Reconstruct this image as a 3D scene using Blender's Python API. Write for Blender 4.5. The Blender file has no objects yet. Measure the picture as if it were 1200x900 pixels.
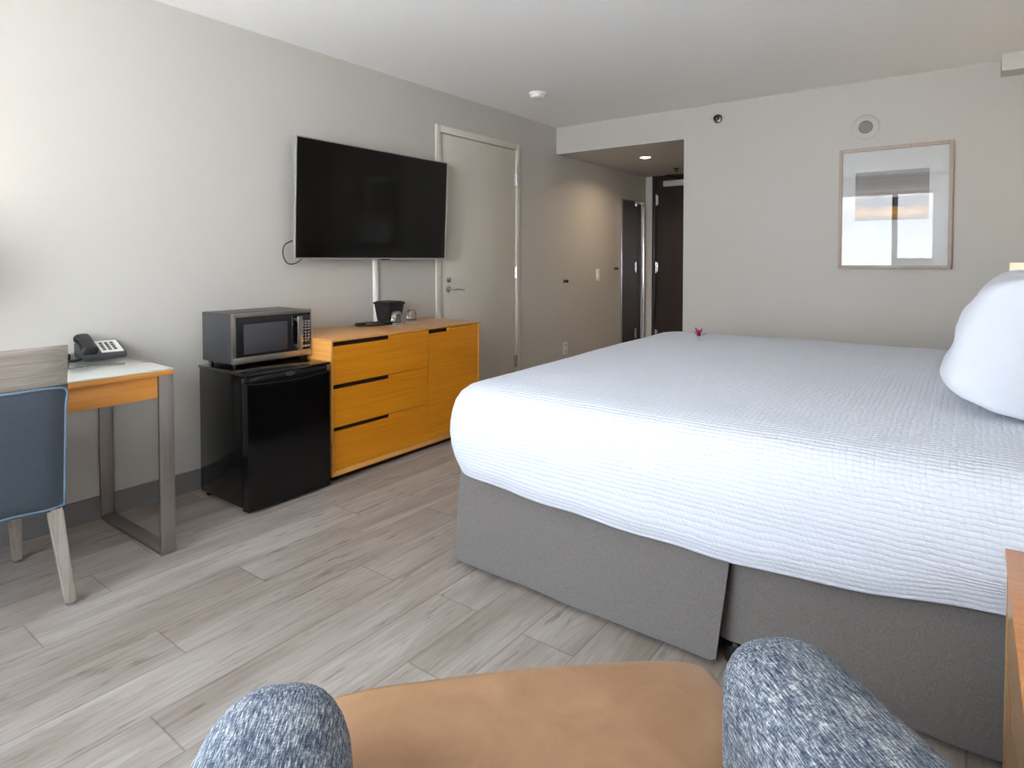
import bpy, bmesh, math, random
from mathutils import Vector, Matrix, noise
random.seed(7)
C = bpy.context.scene.collection
R = math.radians
PI = math.pi

# ------------------------------------------------------------------ node helpers
def mat(name):
    m = bpy.data.materials.new(name); m.use_nodes = True
    nt = m.node_tree
    return m, nt, nt.nodes['Principled BSDF']

def lin(c):
    return tuple(((v/255)/12.92 if v/255 <= .04045 else ((v/255+.055)/1.055)**2.4) for v in c) + (1,)

def node(nt, t, **kw):
    n = nt.nodes.new(t)
    for k, v in kw.items():
        if k.startswith('_'): setattr(n, k[1:], v)
        else: n.inputs[k].default_value = v
    return n

def coords(nt, scale=(1,1,1), uv=False, rot=(0,0,0)):
    tc = nt.nodes.new('ShaderNodeTexCoord'); mp = nt.nodes.new('ShaderNodeMapping')
    mp.inputs['Scale'].default_value = scale; mp.inputs['Rotation'].default_value = rot
    nt.links.new(tc.outputs['UV' if uv else 'Object'], mp.inputs['Vector'])
    return mp.outputs['Vector']

def ramp(nt, fac, stops):
    r = nt.nodes.new('ShaderNodeValToRGB'); e = r.color_ramp.elements
    e[0].position, e[0].color = stops[0]; e[1].position, e[1].color = stops[1]
    for p, c in stops[2:]:
        x = e.new(p); x.color = c
    nt.links.new(fac, r.inputs['Fac']); return r.outputs['Color']

def bump(nt, bsdf, h, strength=.2, dist=.01):
    b = nt.nodes.new('ShaderNodeBump'); b.inputs['Strength'].default_value = strength
    b.inputs['Distance'].default_value = dist
    nt.links.new(h, b.inputs['Height']); nt.links.new(b.outputs['Normal'], bsdf.inputs['Normal'])

def mixc(nt, fac, a, b, mode='MIX'):
    m = nt.nodes.new('ShaderNodeMix'); m.data_type = 'RGBA'; m.blend_type = mode
    for sock, v in ((m.inputs['Factor'], fac), (m.inputs['A'], a), (m.inputs['B'], b)): pass
    ins = {'F': m.inputs[0], 'A': m.inputs[6], 'B': m.inputs[7]}
    for k, v in (('F', fac), ('A', a), ('B', b)):
        if isinstance(v, (int, float, tuple)): ins[k].default_value = v
        else: nt.links.new(v, ins[k])
    return m.outputs[2]

def math_(nt, op, a, b=None, c=None):
    m = nt.nodes.new('ShaderNodeMath'); m.operation = op
    for i, v in enumerate((a, b, c)):
        if v is None: continue
        if isinstance(v, (int, float)): m.inputs[i].default_value = v
        else: nt.links.new(v, m.inputs[i])
    return m.outputs[0]

def simple(name, col, rough=.5, metal=0, nscale=60, namt=.06, bumpy=.05, **kw):
    """plain material with a little procedural mottling"""
    m, nt, b = mat(name)
    n = node(nt, 'ShaderNodeTexNoise', Scale=nscale, Detail=4.0)
    nt.links.new(coords(nt), n.inputs['Vector'])
    c = lin(col)
    lo = tuple(v*(1-namt) for v in c[:3])+(1,); hi = tuple(min(1, v*(1+namt)) for v in c[:3])+(1,)
    nt.links.new(ramp(nt, n.outputs['Fac'], [(.3, lo), (.7, hi)]), b.inputs['Base Color'])
    b.inputs['Roughness'].default_value = rough; b.inputs['Metallic'].default_value = metal
    if bumpy: bump(nt, b, n.outputs['Fac'], bumpy, .002)
    for k, v in kw.items(): b.inputs[k.replace('_', ' ')].default_value = v
    return m

M = {}
def paint(name, col, rough=.55, nscale=220, bs=.12, dist=.002):
    return simple(name, col, rough, 0, nscale, .015, bs)
M['wall'] = paint('wall_paint', (193, 189, 182), .5)
M['window_wall'] = paint('bounce_white_wall_paint', (238, 238, 235), .6)  # unseen wall made near-white to bounce more daylight into the room
M['ceiling'] = simple('ceiling_texture', (246, 246, 245), .9, 0, 160, .02, .5)
M['door_paint'] = paint('door_paint', (208, 202, 190), .42)
M['trim_paint'] = paint('trim_paint', (216, 209, 197), .4)
M['baseboard'] = simple('rubber_baseboard', (118, 116, 114), .5, 0, 80, .03, .03)
M['soffit'] = paint('soffit_paint', (204, 201, 195), .6)

def floor_mat():
    m, nt, b = mat('plank_floor')
    at = nt.nodes.new('ShaderNodeAttribute'); at.attribute_name = 'tone'
    sep = nt.nodes.new('ShaderNodeSeparateColor'); nt.links.new(at.outputs['Color'], sep.inputs[0])
    tc = nt.nodes.new('ShaderNodeTexCoord')
    off = nt.nodes.new('ShaderNodeVectorMath'); off.operation = 'MULTIPLY_ADD'
    nt.links.new(at.outputs['Color'], off.inputs[0]); off.inputs[1].default_value = (7, 13, 5)
    nt.links.new(tc.outputs['Object'], off.inputs[2])
    def mp(sc):
        k = nt.nodes.new('ShaderNodeMapping'); k.inputs['Scale'].default_value = sc
        nt.links.new(off.outputs[0], k.inputs['Vector']); return k.outputs['Vector']
    # cathedral grain: strongly distorted bands
    n0 = node(nt, 'ShaderNodeTexNoise', Scale=1.0, Detail=3.0, Distortion=.6); nt.links.new(mp((9, 1.1, 1)), n0.inputs['Vector'])
    band = math_(nt, 'FRACT', math_(nt, 'MULTIPLY', n0.outputs['Fac'], 11.0))
    band = math_(nt, 'ABSOLUTE', math_(nt, 'SUBTRACT', band, .5))
    n1 = node(nt, 'ShaderNodeTexNoise', Scale=1.0, Detail=6.0, Roughness=.65); nt.links.new(mp((70, 3.0, 1)), n1.inputs['Vector'])
    n2 = node(nt, 'ShaderNodeTexNoise', Scale=1.0, Detail=2.0); nt.links.new(mp((7, 1.3, 1)), n2.inputs['Vector'])
    n3 = node(nt, 'ShaderNodeTexNoise', Scale=1.0, Detail=3.0, Roughness=.6); nt.links.new(mp((34, 5.0, 1)), n3.inputs['Vector'])
    base = mixc(nt, sep.outputs[0], lin((158, 149, 141)), lin((170, 162, 154)))
    base = mixc(nt, ramp(nt, n2.outputs['Fac'], [(.38, (0,0,0,1)), (.68, (1,1,1,1))]), base, lin((142, 131, 121)))
    g = ramp(nt, n1.outputs['Fac'], [(.32, (.70,.68,.66,1)), (.62, (1.03,1.03,1.03,1))])
    base = mixc(nt, .75, base, g, 'MULTIPLY')
    g2 = ramp(nt, band, [(.0, (.80,.78,.76,1)), (.22, (1,1,1,1))])
    base = mixc(nt, .55, base, g2, 'MULTIPLY')
    kn = ramp(nt, n3.outputs['Fac'], [(.30, (.50,.43,.38,1)), (.39, (1,1,1,1))])
    base = mixc(nt, .75, base, kn, 'MULTIPLY')
    # seams from the per-plank UV (metres from the plank edges)
    uv = nt.nodes.new('ShaderNodeUVMap'); uv.uv_map = 'UVMap'
    s = nt.nodes.new('ShaderNodeSeparateXYZ'); nt.links.new(uv.outputs[0], s.inputs[0])
    dx = math_(nt, 'MINIMUM', s.outputs[0], math_(nt, 'SUBTRACT', .189, s.outputs[0]))
    dy = math_(nt, 'MINIMUM', s.outputs[1], math_(nt, 'SUBTRACT', 1.22, s.outputs[1]))
    d = math_(nt, 'MINIMUM', dx, dy)
    seam = ramp(nt, d, [(.0006, (.38,.36,.34,1)), (.0022, (1,1,1,1))])
    base = mixc(nt, .65, base, seam, 'MULTIPLY')
    nt.links.new(base, b.inputs['Base Color'])
    rr = nt.nodes.new('ShaderNodeMapRange'); rr.inputs['To Min'].default_value = .34; rr.inputs['To Max'].default_value = .52
    nt.links.new(n1.outputs['Fac'], rr.inputs['Value']); nt.links.new(rr.outputs[0], b.inputs['Roughness'])
    hgt = math_(nt, 'ADD', math_(nt, 'MULTIPLY', n1.outputs['Fac'], .3), math_(nt, 'MINIMUM', math_(nt, 'MULTIPLY', d, 350.0), 1.0))
    bump(nt, b, hgt, .18, .0015)
    return m
M['floor'] = floor_mat()

def wood(name, c1, c2, rough=.4, axis=1, fine=80, coat=0., band=.35):
    """veneer with the grain running along axis (0 x, 1 y, 2 z)"""
    m, nt, b = mat(name)
    sc = [fine, fine, fine]; sc[axis] = 2.2
    sc2 = [7, 7, 7]; sc2[axis] = .7
    n = node(nt, 'ShaderNodeTexNoise', Scale=1.0, Detail=5.0, Roughness=.6); nt.links.new(coords(nt, sc), n.inputs['Vector'])
    n2 = node(nt, 'ShaderNodeTexNoise', Scale=1.0, Detail=2.0, Distortion=.4); nt.links.new(coords(nt, sc2), n2.inputs['Vector'])
    f = math_(nt, 'ADD', math_(nt, 'MULTIPLY', n.outputs['Fac'], 1-band), math_(nt, 'MULTIPLY', n2.outputs['Fac'], band))
    nt.links.new(ramp(nt, f, [(.32, lin(c1)), (.68, lin(c2))]), b.inputs['Base Color'])
    b.inputs['Roughness'].default_value = rough; b.inputs['Coat Weight'].default_value = coat
    bump(nt, b, n.outputs['Fac'], .06, .001)
    return m
M['veneer'] = wood('honey_veneer', (196, 116, 6), (222, 146, 24), .36, 1)
M['veneer_x'] = wood('honey_veneer_end', (206, 140, 62), (226, 164, 86), .38, 0)
M['veneer_top'] = wood('honey_veneer_top', (196, 136, 72), (216, 158, 94), .3, 1)
M['desk_wood'] = wood('desk_veneer', (202, 130, 52), (222, 154, 76), .4, 1)
M['nightstand_top'] = wood('nightstand_veneer', (178, 116, 66), (200, 142, 92), .35, 0)
M['nightstand_front'] = wood('nightstand_front_reflect_tint', (158, 118, 76), (180, 142, 100), .3, 1)  # veneer colour greyed to carry the bed skirt's reflection
M['grey_wood'] = wood('grey_washed_oak', (122, 112, 104), (158, 148, 138), .5, 1, 120)
M['grey_wood_z'] = wood('grey_washed_oak_leg', (132, 122, 112), (170, 160, 149), .5, 2, 120)
M['dark_wood'] = wood('espresso_wood', (32, 24, 22), (56, 42, 39), .5, 2, 90)
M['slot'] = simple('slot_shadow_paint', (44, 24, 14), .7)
M['frame_wood'] = wood('pale_picture_frame', (172, 155, 141), (192, 175, 160), .45, 2, 120)

def brushed(name, col, rough=.32, axis=2, an=0):
    m, nt, b = mat(name)
    sc = [300, 300, 300]; sc[axis] = 4
    n = node(nt, 'ShaderNodeTexNoise', Scale=1.0, Detail=3.0); nt.links.new(coords(nt, sc), n.inputs['Vector'])
    c = lin(col)
    nt.links.new(ramp(nt, n.outputs['Fac'], [(.3, tuple(v*.86 for v in c[:3])+(1,)), (.7, c)]), b.inputs['Base Color'])
    b.inputs['Metallic'].default_value = 1; b.inputs['Roughness'].default_value = rough
    bump(nt, b, n.outputs['Fac'], .05, .0005)
    return m
M['steel'] = brushed('brushed_steel', (176, 170, 165), .36)
M['steel_y'] = brushed('brushed_steel_face', (178, 172, 164), .34, 1)
M['chrome'] = simple('satin_chrome', (205, 205, 205), .18, 1, 40, .02, 0)
M['bright_metal'] = simple('bright_aluminium', (214, 214, 216), .25, 1, 40, .02, 0)
M['black_gloss'] = simple('black_gloss_plastic', (9, 9, 10), .16, 0, 40, .05, .0, Coat_Weight=.3)
M['fridge_door'] = simple('fridge_black_door', (3, 3, 3.5), .13, 0, 400, .05, .03)
M['fridge_side'] = simple('fridge_black_side', (8, 8, 8), .13, 0, 500, .05, .03)
M['black_plastic'] = simple('black_plastic', (22, 22, 23), .42, 0, 200, .06, .06)
M['dark_grey_plastic'] = simple('dark_grey_plastic', (52, 53, 55), .45, 0, 200, .06, .05)
M['charcoal_metal'] = simple('charcoal_painted_metal', (60, 60, 62), .38, 0, 300, .05, .06)
M['ice_bucket'] = simple('black_leatherette', (26, 26, 26), .5, 0, 260, .08, .3)
M['tv_screen'] = simple('tv_screen_glass', (7, 6, 6), .09, 0, 20, .03, 0, IOR=1.38)
M['white_plastic'] = simple('white_plastic', (228, 227, 224), .4, 0, 60, .02, 0)
M['white_glass_top'] = simple('white_back_painted_glass', (216, 217, 210), .06, 0, 30, .01, 0, Coat_Weight=.6)
M['paper'] = simple('white_paper', (232, 231, 227), .8, 0, 200, .02, .02)
M['mat_board'] = simple('white_mat_board', (206, 207, 207), .85, 0, 400, .01, .02)
M['pale_grey'] = simple('pale_grey_plastic', (186, 185, 180), .45, 0, 80, .02, .0)
M['speaker_plate'] = paint('speaker_plate_paint', (193, 189, 182), .55)
M['speaker_grille'] = simple('speaker_grille', (140, 134, 128), .6, 0, 500, .2, .4)
M['dark_metal'] = simple('dark_bronze_metal', (58, 54, 52), .35, .9, 60, .08, 0)
M['grey_metal'] = simple('grey_metal', (120, 118, 115), .35, .9, 60, .05, 0)
M['pink'] = simple('pink_paper', (206, 74, 134), .7, 0, 300, .12, .05)
M['pink_dark'] = simple('magenta_paper', (150, 32, 88), .7, 0, 300, .12, .05)

def fabric(name, cols, sc, rough=.9, bs=.3, axis=None, sheen=.2, uv=False):
    m, nt, b = mat(name)
    v = coords(nt, sc, uv)
    n = node(nt, 'ShaderNodeTexNoise', Scale=1.0, Detail=3.0, Roughness=.55); nt.links.new(v, n.inputs['Vector'])
    nt.links.new(ramp(nt, n.outputs['Fac'], cols), b.inputs['Base Color'])
    b.inputs['Roughness'].default_value = rough
    b.inputs['Sheen Weight'].default_value = sheen
    bump(nt, b, n.outputs['Fac'], bs, .002)
    return m
M['blue_fabric'] = fabric('slate_blue_upholstery', [(.3, lin((38, 46, 55))), (.7, lin((62, 71, 80)))], (500, 500, 500), bs=.25)
M['piping'] = fabric('slate_blue_piping', [(.3, lin((70, 92, 110))), (.7, lin((104, 122, 138)))], (300, 300, 300))
M['skirt'] = fabric('taupe_bed_skirt', [(.3, lin((92, 87, 83))), (.7, lin((112, 107, 103)))], (420, 420, 160), bs=.2)
M['base_fabric'] = fabric('dark_box_spring_fabric', [(.3, lin((50, 48, 46))), (.7, lin((66, 64, 62)))], (300, 300, 300))
M['mattress'] = fabric('mattress_ticking', [(.3, lin((215, 215, 216))), (.7, lin((232, 232, 233)))], (200, 200, 200))

def linen_mat(name, col):
    m, nt, b = mat(name)
    n = node(nt, 'ShaderNodeTexNoise', Scale=9.0, Detail=5.0, Roughness=.55, Distortion=.6); nt.links.new(coords(nt, (1, 1, 1.6)), n.inputs['Vector'])
    n2 = node(nt, 'ShaderNodeTexNoise', Scale=900.0, Detail=1.0); nt.links.new(coords(nt), n2.inputs['Vector'])
    c = lin(col)
    nt.links.new(ramp(nt, n2.outputs['Fac'], [(.3, tuple(v*.97 for v in c[:3])+(1,)), (.7, c)]), b.inputs['Base Color'])
    b.inputs['Roughness'].default_value = .75; b.inputs['Sheen Weight'].default_value = .15
    bump(nt, b, math_(nt, 'ADD', n.outputs['Fac'], math_(nt, 'MULTIPLY', n2.outputs['Fac'], .02)), .22, .02)
    return m
M['pillow'] = linen_mat('white_pillowcase', (198, 202, 210))
M['pillow_sheen'] = linen_mat('white_satin_pillowcase', (206, 209, 216)); M['pillow_sheen'].node_tree.nodes['Principled BSDF'].inputs['Roughness'].default_value = .42

def bedspread_mat():
    m, nt, b = mat('white_matelasse')
    tc = nt.nodes.new('ShaderNodeTexCoord')
    nz = node(nt, 'ShaderNodeTexNoise', Scale=14.0, Detail=2.0); nt.links.new(tc.outputs['UV'], nz.inputs['Vector'])
    sub = nt.nodes.new('ShaderNodeVectorMath'); sub.operation = 'MULTIPLY_ADD'
    nt.links.new(nz.outputs['Color'], sub.inputs[0]); sub.inputs[1].default_value = (.010, .010, 0); nt.links.new(tc.outputs['UV'], sub.inputs[2])
    s = nt.nodes.new('ShaderNodeSeparateXYZ'); nt.links.new(sub.outputs[0], s.inputs[0])
    def rib(o, pitch):
        return math_(nt, 'POWER', math_(nt, 'ABSOLUTE', math_(nt, 'SINE', math_(nt, 'MULTIPLY', o, PI/pitch))), .6)
    h = math_(nt, 'ADD', math_(nt, 'MULTIPLY', rib(s.outputs[1], .0145), 1.0), math_(nt, 'MULTIPLY', rib(s.outputs[0], .0155), .55))
    n2 = node(nt, 'ShaderNodeTexNoise', Scale=90.0, Detail=2.0); nt.links.new(tc.outputs['UV'], n2.inputs['Vector'])
    h = math_(nt, 'ADD', h, math_(nt, 'MULTIPLY', n2.outputs['Fac'], .8))
    nt.links.new(ramp(nt, h, [(.2, lin((178, 184, 197))), (1.4, lin((202, 206, 215)))]), b.inputs['Base Color'])
    b.inputs['Roughness'].default_value = .85; b.inputs['Sheen Weight'].default_value = .1
    bump(nt, b, h, .75, .0026)
    return m
M['bedspread'] = bedspread_mat()

def tweed_mat():
    m, nt, b = mat('blue_grey_tweed')
    v = coords(nt, (520, 60, 520)); v2 = coords(nt, (180, 380, 180)); v3 = coords(nt, (36, 20, 36))
    n = node(nt, 'ShaderNodeTexNoise', Scale=1.0, Detail=2.0, Roughness=.7); nt.links.new(v, n.inputs['Vector'])
    n2 = node(nt, 'ShaderNodeTexNoise', Scale=1.0, Detail=2.0, Roughness=.6); nt.links.new(v2, n2.inputs['Vector'])
    n3 = node(nt, 'ShaderNodeTexNoise', Scale=1.0, Detail=2.0); nt.links.new(v3, n3.inputs['Vector'])
    f = math_(nt, 'ADD', math_(nt, 'MULTIPLY', n.outputs['Fac'], .62), math_(nt, 'ADD', math_(nt, 'MULTIPLY', n2.outputs['Fac'], .24), math_(nt, 'MULTIPLY', n3.outputs['Fac'], .14)))
    c = ramp(nt, f, [(.38, lin((36, 43, 58))), (.66, lin((206, 204, 198))), (.46, lin((74, 85, 100))), (.52, lin((108, 116, 126))), (.58, lin((154, 156, 157)))])
    nt.links.new(c, b.inputs['Base Color']); b.inputs['Roughness'].default_value = .95
    bump(nt, b, f, .6, .004)
    return m
M['tweed'] = tweed_mat()

def leather_mat():
    m, nt, b = mat('tan_leather')
    n = node(nt, 'ShaderNodeTexNoise', Scale=7.0, Detail=6.0, Roughness=.62, Distortion=.8); nt.links.new(coords(nt), n.inputs['Vector'])
    n2 = node(nt, 'ShaderNodeTexVoronoi', Scale=420.0); nt.links.new(coords(nt), n2.inputs['Vector'])
    nt.links.new(ramp(nt, n.outputs['Fac'], [(.3, lin((140, 104, 73))), (.7, lin((162, 126, 93)))]), b.inputs['Base Color'])
    b.inputs['Roughness'].default_value = .46
    bump(nt, b, n2.outputs['Distance'], .12, .001)
    return m
M['leather'] = leather_mat()

def clear_mat(name, ior=1.5, tint=(1,1,1,1)):
    """thin pane: transparent with a fresnel mirror on top"""
    m, nt, b = mat(name); nt.nodes.remove(b)
    out = nt.nodes['Material Output']
    t = node(nt, 'ShaderNodeBsdfTransparent', Color=tint); g = node(nt, 'ShaderNodeBsdfGlossy', Roughness=0.0)
    f = node(nt, 'ShaderNodeFresnel', IOR=ior); mx = nt.nodes.new('ShaderNodeMixShader')
    ge = nt.nodes.new('ShaderNodeNewGeometry')   # the far side of the sheet adds no second mirror
    nt.links.new(math_(nt, 'MULTIPLY', f.outputs[0], math_(nt, 'SUBTRACT', 1.0, ge.outputs['Backfacing'])), mx.inputs[0]); nt.links.new(t.outputs[0], mx.inputs[1]); nt.links.new(g.outputs[0], mx.inputs[2])
    nt.links.new(mx.outputs[0], out.inputs['Surface'])
    return m
M['pane'] = clear_mat('clear_pane')
M['picture_glass'] = clear_mat('picture_glass', 1.54)
M['tumbler_glass'] = simple('tumbler_glass', (250, 252, 252), .02, 0, 30, .0, 0, Transmission_Weight=1.0, IOR=1.45)
M['mirror'] = simple('mirror_silver', (225, 226, 226), .01, 1, 20, .0, 0)

def emit_mat(name, col, strength):
    m, nt, b = mat(name)
    b.inputs['Base Color'].default_value = lin(col)
    b.inputs['Emission Color'].default_value = lin(col); b.inputs['Emission Strength'].default_value = strength
    return m
M['lamp_glow'] = emit_mat('recessed_lamp_lens', (255, 226, 190), 14)
M['shade'] = emit_mat('lit_lamp_shade', (250, 238, 212), .22)
def curtain_mat():
    m, nt, b = mat('white_sheer_curtain')
    b.inputs['Base Color'].default_value = lin((236, 236, 236)); b.inputs['Roughness'].default_value = .9
    t = node(nt, 'ShaderNodeBsdfTranslucent', Color=lin((236, 236, 236))); mx = nt.nodes.new('ShaderNodeMixShader'); mx.inputs[0].default_value = .5
    n = node(nt, 'ShaderNodeTexNoise', Scale=300.0); nt.links.new(coords(nt), n.inputs['Vector']); bump(nt, b, n.outputs['Fac'], .1, .001)
    nt.links.new(b.outputs[0], mx.inputs[1]); nt.links.new(t.outputs[0], mx.inputs[2])
    nt.links.new(mx.outputs[0], nt.nodes['Material Output'].inputs['Surface'])
    return m
M['curtain'] = curtain_mat()

def art_mat():
    """a landscape print: grey sky, dark hills, ochre field"""
    m, nt, b = mat('landscape_print')
    tc = nt.nodes.new('ShaderNodeTexCoord'); s = nt.nodes.new('ShaderNodeSeparateXYZ'); nt.links.new(tc.outputs['UV'], s.inputs[0])
    n = node(nt, 'ShaderNodeTexNoise', Scale=5.0, Detail=5.0); nt.links.new(coords(nt, (1, 3, 1), True), n.inputs['Vector'])
    f = math_(nt, 'ADD', s.outputs[1], math_(nt, 'MULTIPLY', math_(nt, 'SUBTRACT', n.outputs['Fac'], .5), .22))
    col = ramp(nt, f, [(0, lin((120, 96, 52))), (1, lin((150, 148, 147))), (.14, lin((196, 146, 58))), (.25, lin((150, 108, 52))), (.30, lin((38, 36, 44))), (.44, lin((52, 52, 62))), (.52, lin((165, 160, 156))), (.75, lin((138, 134, 132)))])
    nt.links.new(col, b.inputs['Base Color']); b.inputs['Roughness'].default_value = .7
    return m
M['art'] = art_mat()

# ------------------------------------------------------------------ geometry helpers
def box(bm, x0, x1, y0, y1, z0, z1, bev=0, seg=2):
    t = bmesh.new()
    bmesh.ops.create_cube(t, size=1)
    for v in t.verts:
        v.co = Vector(((x0+x1)/2+v.co.x*(x1-x0), (y0+y1)/2+v.co.y*(y1-y0), (z0+z1)/2+v.co.z*(z1-z0)))
    if bev: bmesh.ops.bevel(t, geom=t.edges[:], offset=bev, segments=seg, profile=.5, affect='EDGES')
    merge(bm, t); return bm
def merge(bm, t, mtx=None):
    me = bpy.data.meshes.new('tmp')
    if mtx is not None: bmesh.ops.transform(t, matrix=mtx, verts=t.verts)
    t.to_mesh(me); t.free(); bm.from_mesh(me); bpy.data.meshes.remove(me)
def B(*a, **k): return box(bmesh.new(), *a, **k)
def boxes(lst, bev=0):
    bm = bmesh.new()
    for b in lst: box(bm, *b, bev=bev)
    return bm
def tube(bm, pts, r, seg=12, cap=True):
    """pts list of vectors, r number or list"""
    pts = [Vector(p) for p in pts]; n = len(pts)
    rs = r if isinstance(r, (list, tuple)) else [r]*n
    rings = []; prev = None
    for i, p in enumerate(pts):
        d = (pts[min(i+1, n-1)]-pts[max(i-1, 0)]).normalized()
        if prev is None:
            a = d.orthogonal().normalized()
        else:
            a = (prev - d*prev.dot(d)).normalized()
        prev = a; b = d.cross(a)
        rings.append([bm.verts.new(p+(a*math.cos(2*PI*k/seg)+b*math.sin(2*PI*k/seg))*rs[i]) for k in range(seg)])
    for i in range(n-1):
        for k in range(seg):
            bm.faces.new((rings[i][k], rings[i][(k+1) % seg], rings[i+1][(k+1) % seg], rings[i+1][k]))
    if cap: bm.faces.new(rings[0][::-1]); bm.faces.new(rings[-1])
    return bm
def lathe(bm, prof, origin=(0,0,0), axis='z', seg=32):
    """prof list of (r, h)"""
    o = Vector(origin); rings = []
    for r, h in prof:
        ring = []
        for k in range(seg):
            a = 2*PI*k/seg; c, s = math.cos(a)*r, math.sin(a)*r
            p = {'z': (c, s, h), 'y': (c, h, -s), 'x': (h, c, s)}[axis]
            ring.append(bm.verts.new(o+Vector(p)))
        rings.append(ring)
    for i in range(len(rings)-1):
        for k in range(seg):
            bm.faces.new((rings[i][k], rings[i][(k+1) % seg], rings[i+1][(k+1) % seg], rings[i+1][k]))
    if prof[0][0] > 1e-5: bm.faces.new(rings[0][::-1])
    if prof[-1][0] > 1e-5: bm.faces.new(rings[-1])
    bmesh.ops.remove_doubles(bm, verts=bm.verts, dist=1e-6)
    return bm
def smooth_path(pts, n=8):
    P = [Vector(p) for p in pts]; out = []
    for i in range(len(P)-1):
        a, b, c, d = P[max(i-1, 0)], P[i], P[i+1], P[min(i+2, len(P)-1)]
        for k in range(n):
            t = k/n
            out.append(.5*((2*b)+(c-a)*t+(2*a-5*b+4*c-d)*t*t+(3*b-a-3*c+d)*t**3))
    out.append(P[-1]); return out

WORLD = {}
def obj(name, bm, m, parent=None, smooth=True, angle=40, world=True):
    """one mesh object; vertices given in world space unless the parent was made with local=True"""
    if parent is not None and WORLD.get(parent.name, True):
        bmesh.ops.translate(bm, verts=bm.verts, vec=-parent_world(parent))
    bmesh.ops.recalc_face_normals(bm, faces=bm.faces)
    me = bpy.data.meshes.new(name)
    if smooth:
        for f in bm.faces: f.smooth = True
        for e in bm.edges:
            if len(e.link_faces) == 2 and e.calc_face_angle(0) > R(angle): e.smooth = False
    bm.to_mesh(me); bm.free()
    me.materials.append(M[m] if isinstance(m, str) else m)
    o = bpy.data.objects.new(name, me); C.objects.link(o)
    if parent is not None:
        o.parent = parent
        WORLD[o.name] = WORLD.get(parent.name, True)
    return o
def parent_world(p):
    v = Vector((0, 0, 0))
    while p is not None: v += p.location; p = p.parent
    return v
def thing(name, label, cat, loc, rz=0, group=None, local=False):
    o = bpy.data.objects.new(name, None); o.empty_display_size = .1; C.objects.link(o)
    o.location = loc; o.rotation_euler = (0, 0, rz); o['label'] = label; o['category'] = cat
    if group: o['group'] = group
    WORLD[o.name] = not local
    return o
def tag(o, label, cat, group=None):
    o['label'] = label; o['category'] = cat
    if group: o['group'] = group
    # move the origin to the middle of the base
    return o
def struct(name, bm, m, parent=None, **k):
    o = obj(name, bm, m, parent, **k)
    if parent is None: o['kind'] = 'structure'
    return o

# ------------------------------------------------------------------ room shell
H = 2.44; XR = 3.72; YF = 4.985; YB = -.75; YE = 7.0; XH = 1.256; ZH = 2.188; T = .12

# floor: one mesh, a face per plank carrying its own tone
def floor():
    bm = bmesh.new(); uvl = bm.loops.layers.uv.new('UVMap'); cl = bm.loops.layers.float_color.new('tone')
    ends = {2: .884, 3: .628, 4: 1.251, 5: .875, 6: 1.54, 7: .695, 9: 1.247, 10: 1.56, 1: 1.1, 0: 2.1-1.22, 8: .35, 11: .9, 12: .45}
    rnd = random.Random(3)
    for k in range(-1, 20):
        x0 = .175+.189*k; xa, xb = max(x0, -.12), min(x0+.189, XR+.12)
        e = ends.get(k, rnd.random()*1.22) % 1.22
        y = e-1.22*2
        while y < YE+.12:
            ya, yb = max(y, YB-.3), min(y+1.22, YE+.12)
            if yb > ya and xb > xa:
                vs = [bm.verts.new(p) for p in ((xa, ya, 0), (xb, ya, 0), (xb, yb, 0), (xa, yb, 0))]
                f = bm.faces.new(vs); t = (rnd.random(), rnd.random(), rnd.random(), 1)
                for l in f.loops:
                    l[uvl].uv = (l.vert.co.x-x0, l.vert.co.y-y); l[cl] = t
            y += 1.22
    vs = [bm.verts.new(p) for p in ((-.12, YB-.3, -.05), (XR+.12, YB-.3, -.05), (XR+.12, YE+.12, -.05), (-.12, YE+.12, -.05))]
    bm.faces.new(vs)
    return struct('floor', bm, 'floor', smooth=False)
floor()
struct('ceiling', boxes([(-.12, XR+.12, YB-.12, YF+.14, H, H+.1)]), 'ceiling')
struct('ceiling_entry', boxes([(0, XH, YF+.14, YE, ZH, ZH+.1)]), 'wall')
# left wall with the opening for the connecting door
dy0, dy1, dz = 3.36, 4.337, 2.15
struct('wall_left', boxes([(-T, 0, YB-T, dy0, 0, H), (-T, 0, dy1, YE+T, 0, H), (-T, 0, dy0, dy1, dz, H)]), 'wall', smooth=False)
struct('wall_far', boxes([(XH, XR+T, YF, YF+.14, 0, H), (-T*0, XH, YF, YF+.14, ZH, H)]), 'wall', smooth=False)
struct('wall_right', boxes([(XR, XR+T, YB-T, YF, 0, H)]), 'wall')
struct('wall_entry_right', boxes([(XH, XH+T, YF+.14, YE+T, 0, ZH)]), 'wall')
struct('wall_entry_end', boxes([(0, .088, YE, YE+T, 0, ZH), (1.10, XH, YE, YE+T, 0, ZH)]), 'wall', smooth=False)
# window wall behind the camera; deep reveal and narrowed opening limit grazing daylight
wx0, wx1, wz0, wz1 = .85, 2.98, .55, 2.22; YW = YB-.20
struct('wall_window', boxes([(-T, wx0, YW-.12, YB, 0, H), (wx1, XR+T, YW-.12, YB, 0, H), (wx0, wx1, YW-.12, YB, 0, wz0), (wx0, wx1, YW-.12, YB, wz1, H)]), 'window_wall', smooth=False)
struct('trim_soffit', boxes([(3.316, XR, 4.82, YF, 2.335, H)], .004), 'soffit')
# baseboards
struct('baseboard_left', boxes([(0, .012, YB, 3.315, 0, .105), (0, .012, 4.385, YE, 0, .105)], .002), 'baseboard')
struct('baseboard_far', boxes([(XH, XR, YF-.012, YF, 0, .105)], .002), 'baseboard')
struct('baseboard_right', boxes([(XR-.012, XR, YB, YF-.012, 0, .105)], .002), 'baseboard')
struct('baseboard_window', boxes([(0.012, XR-.012, YB, YB+.012, 0, .105)], .002), 'baseboard')

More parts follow.
